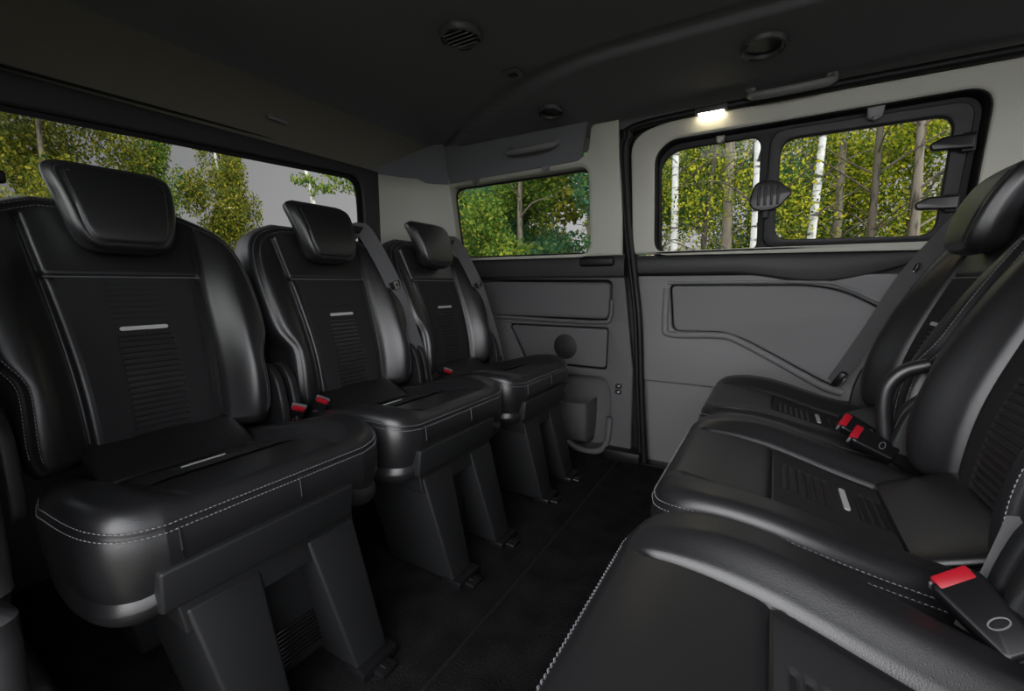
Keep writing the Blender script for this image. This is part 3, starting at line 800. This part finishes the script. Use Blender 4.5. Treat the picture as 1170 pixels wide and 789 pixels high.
# cant rail between ceiling and side wall
cr = band('trim_8', -1.6, 1.75, [(1.765, 1.352), (1.80, 1.345), (1.90, 1.34), (1.90, 1.48), (1.765, 1.44)], M['headliner'], None); tag(cr, kind='structure')

# near side: rear quarter behind the open door, door pillar at the left edge of the view
nw = empty('wall_front'); tag(nw, kind='structure')
n_hole = fillet([(-1.40, .895), (-.80, .895), (-.80, 1.24), (-1.40, 1.24)], .05)
plate('near_quarter_panel', [[(-1.65, 0), (-.72, 0), (-.66, .8), (-.62, 1.45), (-1.65, 1.45)], n_hole], lambda u, v, w: (u, -.06 + w, v), .03, .006, M['panel'], nw)
plate('glass_pane', [[(-1.45, .85), (-.75, .85), (-.75, 1.28), (-1.45, 1.28)]], lambda u, v, w: (u, -.05 + w, v), .003, .0005, M['glass'], nw)
fwall = plate('near_front_panel', [[(.80, -.06), (1.75, -.06), (1.75, 1.45), (.80, 1.45)], fillet([(.92, .86), (1.65, .86), (1.62, 1.3), (.95, 1.3)], .05)], lambda u, v, w: (u, -.05 + w, v), .03, .006, M['panel'], nw)
pl = tube('door_pillar_trim', smooth_path([(-.70, .070, .0), (-.70, .076, .25), (-.70, .078, .50), (-.68, .070, .75), (-.64, .03, 1.0), (-.60, .01, 1.2), (-.59, .0, 1.42)], 8), .022, M['belttrim'], nw, n=14)
rfr = box('wall_back', (1.70, -.05, 0), (1.75, 1.95, .95), M['body'], None, bev=.005); tag(rfr, kind='structure')
far_ext = plate('trim_9', [[(1.25, .0), (1.75, 0), (1.75, 1.36), (1.25, 1.36)]], WM(0), .03, .004, M['panel'], None); tag(far_ext, kind='structure')

# dark side console with cup ring, lower left
co = empty('side_console', (-.93, .12, 0)); tag(co, 'black side console with a round cup ring, floor level in the lower left corner', 'console')
hexa('body', [(-.30, -.13, 0), (-.30, .07, 0), (.12, .07, 0), (.12, -.13, 0), (-.30, -.13, .20), (-.30, .03, .20), (.02, .03, .165), (.02, -.13, .165)], M['plastic'], co, bev=.012)
tube('cup_ring', [(-.06 + .042 * math.cos(a), -.03 + .042 * math.sin(a), .182) for a in np.linspace(0, 2 * PI, 32, endpoint=False)], .005, M['plastic'], co, n=8, closed=True)

# ================================================================== ceiling fittings
def vent(x, y, z, tilt, louvre, label, r=.058):
    v = empty('ceiling_vent', (x, y, z)); v.rotation_euler = (tilt, 0, 0); tag(v, label, 'vent', 'round fittings in the headliner')
    lathe('bezel', [(r, .004), (r, -.006), (r * .93, -.012), (r * .80, -.012), (r * .74, -.006), (r * .74, .004)], M['vent'], v, n=48)
    lathe('lens', [(.002, -.004), (r * .74, -.004), (r * .74, .002), (.002, .002)], M['lens'], v, n=40)
    for k in range(4):
        a = k * PI / 2 + .4
        tube('bezel_recess', [(r * .87 * math.cos(a + t), r * .87 * math.sin(a + t), -.0115) for t in np.linspace(-.35, .35, 8)], .0035, M['rubber'], v, n=6)
    if louvre:
        for k in range(-2, 3):
            L = r * .70 * math.sqrt(1 - (k / 3.2) ** 2)
            sl_ = box('louvre', (-L, -.0045, -.001), (L, .0045, .001), M['vent2'], v, bev=.0006)
            sl_.location = (0, k * .0155, -.010); sl_.rotation_euler = (.7, 0, 0)
    return v
M['vent'] = mat('dark_grey_bezel', (.06, .06, .062), .4)
M['vent2'] = mat('grey_louvre', (.26, .26, .27), .4)
vent(-.768, 1.024, 1.426, 0, True, 'round air vent with three grey louvres in the dark roof lining')
vent(-.071, 1.458, 1.410, -.07, False, 'round dark ceiling fitting above the sliding door grab handle')
vent(-.757, 1.555, 1.402, -.12, False, 'smaller round dark ceiling fitting near the rear grab handle', r=.046)
sw = empty('switch_plate', (-.757, 1.283, 1.427)); tag(sw, 'small square black switch plate in the roof lining between two round fittings', 'switch')
box('plate', (-.030, -.026, -.006), (.030, .026, .004), M['vent'], sw, bev=.004)
box('rocker', (-.014, -.012, -.010), (.014, .012, -.003), M['rubber'], sw, bev=.003)
def grab(x0, x1, y, z, label):
    g = empty('grab_handle', ((x0 + x1) / 2, y, z)); tag(g, label, 'handle', 'grab handles above the windows'); w = (x1 - x0) / 2
    P = smooth_path([(-w, .018, .012), (-w + .004, -.010, -.012), (-w + .028, -.032, -.022), (0, -.040, -.026), (w - .028, -.032, -.022), (w - .004, -.010, -.012), (w, .018, .012)], 8)
    sec = [(.014 * math.cos(a), .011 * math.sin(a)) for a in np.linspace(0, 2 * PI, 12, endpoint=False)]
    tube('grip', P, 1.0, M['handle'], g, sec=sec, up=(0, -.5, -.8))
    for s in (-1, 1): box('mount', (s * w - .015, .004, -.010), (s * w + .015, .030, .020), M['handle'], g, bev=.007, seg=3)
    box('coat_hook', (w - .045, .0, -.012), (w - .034, .012, .004), M['vent2'], g, bev=.002)
grab(-1.02, -.80, 1.695, 1.338, 'grey roof grab handle above the leafy rear side window')
grab(-.110, .105, 1.680, 1.372, 'larger grey roof grab handle above the sliding window, right of the lit lamp')
lp = empty('roof_lamp', (-.225, 1.700, 1.345)); tag(lp, 'small lit warm white lamp on the roof edge above the sliding door', 'lamp')
box('housing', (-.050, -.014, -.004), (.050, .016, .016), M['vent'], lp, bev=.003)
box('diffuser', (-.040, -.012, -.007), (.040, .010, -.001), M['lamp'], lp, bev=.003)
ml = empty('marker_lamp', (-1.535, .975, 1.342)); ml.rotation_euler = (0, math.radians(38), 0)
tag(ml, 'narrow grey courtesy lamp in the header above the tailgate window', 'lamp')
box('housing', (-.016, -.036, -.006), (.016, .036, .004), M['vent2'], ml, bev=.003)
box('lens', (-.010, -.028, -.009), (.010, .028, -.004), M['vent'], ml, bev=.002)

# ================================================================== belts & buckles
def belt_L(j, ys0, label):
    b = empty('seat_belt', (XL, YL + .5 * j, 0)); tag(b, label, 'seat belt', 'seat belts')
    pass
def seat_belt(P, label, up, guide=None, tongue=None, anchor=None, w=.044, seg_up=None):
    b = empty('seat_belt', tuple(P[-1])); tag(b, label, 'seat belt', 'seat belts')
    P0 = np.array(P[-1])
    ribbon('webbing', smooth_path([np.array(p) - P0 for p in P], 8), w, .0018, M['belt'], b, up=up)
    if guide is not None:
        q = np.array(guide[:3]) - P0
        g = box('belt_guide', (-.016, -.034, -.012), (.022, .034, .012), M['gloss'], b, bev=.006, seg=3)
        g.location = q; g.rotation_euler = guide[3]
    if tongue is not None:
        q = np.array(tongue[:3]) - P0
        t = box('tongue', (-.003, -.026, -.012), (.003, .026, .012), M['gloss'], b, bev=.002); t.location = q; t.rotation_euler = tongue[3]
        t2 = box('blade', (-.0025, -.010, -.016), (.0055, .010, .010), M['steel'], t, bev=.001)
        box('slot', (.0035, -.005, -.007), (.0062, .005, .004), M['gloss'], t2, bev=.0005, seg=1)
    if anchor is not None:
        q = np.array(anchor[:3]) - P0
        a = box('anchor', (-.010, -.026, -.030), (.010, .026, .022), M['gloss'], b, bev=.005); a.location = q; a.rotation_euler = anchor[3]
        box('anchor_bolt', (.006, -.012, -.012), (.013, .012, .006), M['steel'], a, bev=.003)
    return b
for j, lb in ((1, 'grey seat belt hanging down beside the middle tailgate-side seat'), (2, 'grey seat belt hanging beside the seat next to the speaker panel')):
    y = YL + .5 * j
    seat_belt([(XL - .075, y + .150, .940), (XL - .035, y + .155, .950), (XL - .005, y + .168, .925), (XL + .065, y + .205, .77), (XL + .10, y + .238, .62), (XL + .125, y + .262, .50), (XL + .135, y + .280, .405)], lb, (1, -.55, .25), w=.054,
              guide=(XL - .045, y + .152, .952, (0, math.radians(10), 0)),
              tongue=(XL + .075, y + .207, .765, (.25, math.radians(-12), 0)),
              anchor=(XL + .135, y + .278, .415, (.15, math.radians(-8), 0)))
g = seat_belt([(XL - .09, YL - .19, .90), (XL - .055, YL - .185, .955), (XL - .02, YL - .19, .940), (XL - .02, YL - .23, .80), (XL + .05, YL - .275, .55), (XL + .12, YL - .29, .37)], 'dark seat belt over the left shoulder of the nearest tailgate-side seat', (1, 0, .25),
              guide=(XL - .045, YL - .187, .962, (0, .1, 0)))
# door-side far seat: belt down to the wall side
seat_belt([(.46, 1.60, .95), (.425, 1.625, .945), (.395, 1.65, .90), (.33, 1.70, .78), (.27, 1.74, .62), (.215, 1.775, .485), (.195, 1.785, .44)], 'grey seat belt running down to the door panel beside the far right-row seat', (-.6, -.8, .1), w=.050,
          tongue=(.345, 1.69, .815, (0, .3, 0)), anchor=(.212, 1.77, .462, (0, .5, -.4)))
seat_belt([(.40, .72, .92), (.36, .685, .86), (.29, .66, .66), (.26, .645, .56), (.235, .625, .47), (.21, .60, .40)], 'grey seat belt draped over the near side of the middle right-row seat', (-.7, -.7, .1))

def buckle(loc, rot, label, scale=1.0, stalk=.08):
    b = empty('seat_belt_buckle', loc); b.rotation_euler = rot; b.scale = (scale,) * 3
    tag(b, label, 'buckle', 'red-button seat belt buckles')
    # long axis +x is the mouth end, width y, thickness z
    L = fillet([(-.032, -.016), (.028, -.021), (.034, -.019), (.034, .019), (.028, .021), (-.032, .016)], .006)
    plate('buckle_body', [L], lambda u, v, w: (u, v, w - .010), .020, .004, M['gloss'], b)
    box('release_button', (.026, -.0155, .002), (.0385, .0155, .0108), M['red'], b, bev=.002)
    box('mouth_rim', (.033, -.018, -.008), (.0372, .018, .004), M['handle'], b, bev=.001)
    tube('maker_mark', [(-.008 + .004 * math.cos(a), .008 * math.sin(a), .0100) for a in np.linspace(0, 2 * PI, 24, endpoint=False)], .0007, M['handle'], b, n=5, closed=True)
    P = smooth_path([(-.030, 0, 0), (-.05, 0, 0), (-.05 - stalk, 0, -.004)], 4)
    ribbon('stalk', P, .028, .007, M['gloss'], b, up=(0, 0, 1))
    return b
def rot_to(xdir, zdir):
    x = Vector(xdir).normalized(); z = Vector(zdir); z = (z - x * z.dot(x)).normalized(); y = z.cross(x)
    return Matrix((x, y, z)).transposed().to_euler()
buckle((-1.050, .664, .428), rot_to((.55, -.05, .80), (.75, -.6, -.1)), 'red-button buckle between the two nearer tailgate-side seats, left of the pair', .95, .05)
buckle((-1.040, .722, .435), rot_to((.55, .10, .80), (.75, -.6, -.1)), 'red-button buckle between the two nearer tailgate-side seats, right of the pair', .95, .05)
buckle((-1.045, 1.262, .425), rot_to((.6, -.1, .75), (.7, -.6, 0)), 'red-button buckle between the middle and far tailgate-side seats', .95, .05)
buckle((.178, 1.12, .462), rot_to((-.85, .18, .42), (.1, -.6, .8)), 'buckle with a red button between the two farther right-row seats, upper of two', 1.1, .06)
buckle((.192, 1.075, .452), rot_to((-.85, .18, .40), (.1, -.6, .8)), 'buckle with a red button between the two farther right-row seats, lower of two', 1.1, .06)
buckle((.205, .575, .440), rot_to((-.55, .75, .40), (-.2, -.62, .75)), 'large buckle with a red button at the right edge, between the two nearer right-row seats', 1.15, .06)
# curved arm of the middle right-row seat, standing at its far side
ca = tube('armrest_bracket', smooth_path([(.243, 1.1, .36), (.247, 1.1, .41), (.238, 1.1, .47), (.231, 1.1, .53), (.235, 1.1, .57), (.256, 1.1, .60), (.29, 1.1, .615)], 8) - np.array([[.25, 1.1, .36]]), .0135, M['leather'], None, n=14, up=(0, 1, 0))
ca.location = (.222, 1.1, .36); tag(ca, 'curved black padded bracket rising between the two farther right-row seats', 'bracket')

# ================================================================== OUTSIDE
gz = -.55
gd = mesh('ground', [(-60, -30, gz), (40, -30, gz), (40, 60, gz), (-60, 60, gz)], [(0, 1, 2, 3)], M['ground'], None, smooth=False, fix=False); tag(gd, kind='structure')

def leaves_mesh(name, C, R, n, size, droop=0):
    """n leaves in ellipsoid clumps C (k,3), radii R (k,3)"""
    C = np.array(C, float); R = np.array(R, float); k = len(C)
    vol = R.prod(1) ** .7; cid = rng.choice(k, n, p=vol / vol.sum())
    d = rng.normal(size=(n, 3)); d /= np.linalg.norm(d, axis=1)[:, None]
    rad = rng.random(n) ** .45
    P = C[cid] + d * rad[:, None] * R[cid]
    a = rng.normal(size=(n, 3)); a[:, 2] -= droop * 1.5; a /= np.linalg.norm(a, axis=1)[:, None]
    b = rng.normal(size=(n, 3)); b -= (a * b).sum(1)[:, None] * a; b /= np.linalg.norm(b, axis=1)[:, None]
    s = size * (.6 + .8 * rng.random(n))[:, None]
    V = np.stack([P - a * s, P + b * s * .55, P + a * s, P - b * s * .55], 1).reshape(-1, 3)
    me = bpy.data.meshes.new(name); me.vertices.add(4 * n); me.vertices.foreach_set('co', V.astype(np.float32).ravel())
    me.loops.add(4 * n); me.loops.foreach_set('vertex_index', np.arange(4 * n, dtype=np.int32))
    me.polygons.add(n); me.polygons.foreach_set('loop_start', np.arange(0, 4 * n, 4, dtype=np.int32))
    me.update(calc_edges=True); me.validate()
    return me

def trunk_mesh(parent, h, r, lean, bark, nbr=7, z0=0, br0=1.2, brl=1.2):
    P = smooth_path([(0, 0, z0), (lean[0] * .3 + random.uniform(-.04, .04), lean[1] * .3, h * .3), (lean[0] * .65 + random.uniform(-.06, .06), lean[1] * .65, h * .65), (lean[0], lean[1], h)], 8)
    rr = np.linspace(r, r * .35, len(P)); tb = M['bark_dark'] if bark is M['birch'] else bark
    tube('trunk', P, rr, bark, parent, n=12, up=(0, 1, 0))
    for k in range(nbr):
        t = random.uniform(.12, .95); i = int(t * (len(P) - 1)); a = random.uniform(0, 2 * PI); L = brl * random.uniform(.5, 1.1)
        p = P[i]; q = p + np.array([math.cos(a) * L * .5, math.sin(a) * L * .5, L * .35]); e = p + np.array([math.cos(a + .3) * L, math.sin(a + .3) * L, L * random.uniform(.3, .8)])
        pts = smooth_path([p, q, e], 5)
        tube('branch', pts, np.linspace(min(r * .22, .02), .005, len(pts)), tb, parent, n=6)

def tree(name, x, y, h, r, lean, bark, leafm, clumps, n, size, label, group, nbr=7, droop=0, brl=1.2, cat='tree'):
    t = empty(name, (x, y, gz)); tag(t, label, cat, group)
    trunk_mesh(t, h, r, lean, bark, nbr, brl=brl)
    if n:
        me = leaves_mesh('foliage', [c[:3] for c in clumps], [c[3:] for c in clumps], n, size, droop)
        o = raw('foliage', me, leafm, t); tag(o, kind='stuff')
    return t

# rear view: three tall drooping birches against the sky
def column_clumps(h0, h1, w0, w1, k, flat=1):
    out = []
    for i in range(k):
        t = (i + random.random()) / k; z = h0 + (h1 - h0) * t; w = w0 + (w1 - w0) * t; a = random.uniform(0, 2 * PI); q = random.uniform(.2, 1) * w
        out.append((q * math.cos(a), q * math.sin(a), z, w * .36, w * .36, .5))
    return out
DX = -10.0
tree('birch_tree', DX, 2.35, 5.2, .06, (.1, .1), M['bark'], M['leaf_olive'], column_clumps(1.2, 5.0, 1.45, 1.2, 26), 42000, .032, 'wide olive green tree seen at the left end of the tailgate window', None, droop=1)
tree('birch_tree', DX - .5, 4.05, 4.3, .07, (.05, .0), M['birch'], M['leaf_green'], column_clumps(1.0, 4.25, .9, .3, 30), 22000, .030, 'narrow green birch between the wide tree and the tallest drooping birch', None, droop=1, brl=.5)
tree('birch_tree', DX - .3, 5.25, 4.2, .08, (-.05, -.1), M['birch'], M['leaf_olive'], column_clumps(.9, 4.1, 1.35, .45, 34), 32000, .030, 'drooping birch standing alone in the middle of the tailgate window', None, droop=1, brl=.6)
tree('birch_tree', DX, 7.9, 5.6, .09, (-.5, -.8), M['birch'], M['leaf_green'], [(-.3, -.75, 3.9, .35, .35, .14), (-.3, -.2, 3.8, .3, .35, .15), (0, .4, 4.4, .8, .8, .7), (-.2, -.6, 3.6, .1, .14, .16)], 1500, .05, 'birch whose twig tips hang into the right end of the tailgate window', None, nbr=3, droop=1)
for (x, y, h, w) in ((DX - 6, 1.0, 3.4, 1.8), (DX - 6.5, 5.5, 2.3, 2.0), (DX - 6, 9.5, 2.2, 1.8), (DX - 5, 13.0, 2.4, 2.0)):
    tree('distant_bush', x, y, h * .7, .1, (0, 0), M['bark'], M['leaf_green'], [(random.uniform(-w, w) * .5, random.uniform(-w, w) * .6, random.uniform(.3, .8) * h, w * .5, w * .6, h * .3) for _ in range(7)], 2500, .10, 'low green bush far behind the van, below the tailgate window line', 'bushes far behind the van', nbr=2, cat='bush')

# rear quarter window: dense mixed foliage
def bush(x, y, h, w, m, n, label, size=.045):
    n = int(n * 1.6)
    cl = [(random.uniform(-w, w) * .7, random.uniform(-w, w) * .7, h * random.uniform(.15, .95), w * .38, w * .38, h * .13) for _ in range(16)]
    return tree('leafy_tree', x, y, h * .9, .09, (0, 0), M['bark'], m, cl, n, size, label, 'leafy trees beyond the rear side window')
bush(-7.0, 7.8, 4.6, 1.25, M['leaf_yellow'], 9000, 'yellowing leafy tree at the left of the rear side window')
bush(-5.6, 8.9, 4.2, 1.3, M['leaf_blue'], 9000, 'blue-green leafy tree in the middle of the rear side window')
bush(-4.3, 7.6, 4.4, 1.15, M['leaf_green'], 9000, 'bright green leafy tree right of the middle of the rear side window')
bush(-3.1, 8.2, 4.3, 1.2, M['leaf_blue'], 9000, 'dark blue-green leafy tree at the right end of the rear side window')
bush(-9.2, 11.5, 5.6, 2.2, M['leaf_green'], 8000, 'tall green tree farther back behind the rear side window, left one', .09)
bush(-6.2, 12.0, 5.4, 2.2, M['leaf_olive'], 8000, 'tall olive tree farther back behind the rear side window, right one', .09)

# forest beyond the sliding door
G = 'slender trees in the wood beyond the sliding window'
def stem(x, y, r, bark, lean, label, leafm='leaf_yellow', n=1500, h=6.0):
    cl = [(random.uniform(-.9, .9), random.uniform(.5, 1.5), random.uniform(1.6, 4.6), .55, .5, .45) for _ in range(8)]
    return tree('birch_tree' if bark == 'birch' else 'slender_tree', x, y, h, r, lean, M[bark], M[leafm], cl, int(n * 1.5), .030, label, G, nbr=14)
k = 1.0
stem(-1.50, 7.9, .080, 'birch', (.0, .0), 'white birch trunk at the left end of the sliding door window')
stem(-1.22, 8.6, .060, 'bark_dark', (.35, 0), 'thin dark leaning trunk just right of the leftmost white birch')
stem(-.66, 8.0, .105, 'bark', (-.1, .0), 'thick pale grey trunk in the middle of the left pane')
stem(-.30, 6.6, .070, 'birch', (.05, .0), 'white birch trunk just left of the window latch')
stem(.33, 8.0, .075, 'birch', (.22, .0), 'white birch trunk leaning right at the left of the right pane')
stem(.86, 9.0, .085, 'bark', (-.08, .0), 'grey trunk left of centre in the right pane')
stem(1.15, 8.0, .065, 'bark_dark', (.0, .2), 'thin dark trunk at the centre of the right pane')
stem(1.62, 9.0, .080, 'bark_dark', (.25, .0), 'dark trunk leaning right in the right pane')
stem(1.62, 7.9, .075, 'bark', (-.15, .3), 'grey forked trunk near the right end of the right pane')
stem(2.6, 9.5, .08, 'bark', (.1, .0), 'grey trunk partly hidden by the window catches')
for i, (x, y, m, n, w) in enumerate(((-2.2, 10.2, 'leaf_yellow', 6000, 1.3), (-.5, 10.6, 'leaf_blue', 5000, 1.3), (1.0, 10.4, 'leaf_yellow', 6000, 1.3), (2.6, 10.8, 'leaf_yellow', 6000, 1.3), (4.2, 10.5, 'leaf_yellow', 5000, 1.4),
                       (-3.0, 14.0, 'leaf_green', 6000, 2.2), (.2, 14.5, 'leaf_blue', 6000, 2.2), (3.4, 14.2, 'leaf_green', 6000, 2.2), (6.5, 14.0, 'leaf_yellow', 5000, 2.2))):
    cl = [(random.uniform(-w, w), random.uniform(-w, w) * .6, random.uniform(.5, 5.2), w * .42, w * .42, .55) for _ in range(16)]
    tree('leafy_tree', x, y, 5.5, .07, (random.uniform(-.3, .3), 0), M['bark_dark'], M[m], cl, int(n * 2.6), .034 if y < 12 else .06, 'yellow-green leafy tree in the wood behind the white trunks', 'leafy trees in the wood', nbr=16)

# ================================================================== LIGHT
sun_d = bpy.data.lights.new('sun', 'SUN'); sun_d.energy = 5.0; sun_d.angle = math.radians(1.5); sun_d.color = (1, .93, .78)
sun = bpy.data.objects.new('sun', sun_d); COL.objects.link(sun)
to_sun = Vector((1.0, -.05, .85)); sun.rotation_euler = to_sun.to_track_quat('Z', 'Y').to_euler()

w = bpy.data.worlds.new('sky'); S.world = w; w.use_nodes = True; nt = w.node_tree; nt.nodes.clear()
out = nt.nodes.new('ShaderNodeOutputWorld'); bg = nt.nodes.new('ShaderNodeBackground')
tc = nt.nodes.new('ShaderNodeTexCoord'); dt = nt.nodes.new('ShaderNodeVectorMath'); dt.operation = 'DOT_PRODUCT'
dt.inputs[1].default_value = Vector((.12, -.95, .30)).normalized()
rp = nt.nodes.new('ShaderNodeValToRGB'); mr = nt.nodes.new('ShaderNodeMapRange')
mr.inputs['From Min'].default_value = -1; mr.inputs['From Max'].default_value = 1
e = rp.color_ramp.elements
e[0].position = .0; e[0].color = (.95, .92, .95, 1)
e[1].position = 1; e[1].color = (5.2, 5.2, 5.3, 1)
k = e.new(.42); k.color = (.24, .24, .245, 1)
k = e.new(.75); k.color = (2.4, 2.45, 2.6, 1)
nt.links.new(tc.outputs['Generated'], dt.inputs[0]); nt.links.new(dt.outputs['Value'], mr.inputs['Value'])
nt.links.new(mr.outputs[0], rp.inputs['Fac'])
nt.links.new(rp.outputs['Color'], bg.inputs['Color']); bg.inputs['Strength'].default_value = 1.0
nt.links.new(bg.outputs[0], out.inputs[0])

S.view_settings.view_transform = 'Standard'; S.view_settings.look = 'None'
S.view_settings.gamma = 1; S.view_settings.use_curve_mapping = False; S.view_settings.exposure = 0.0
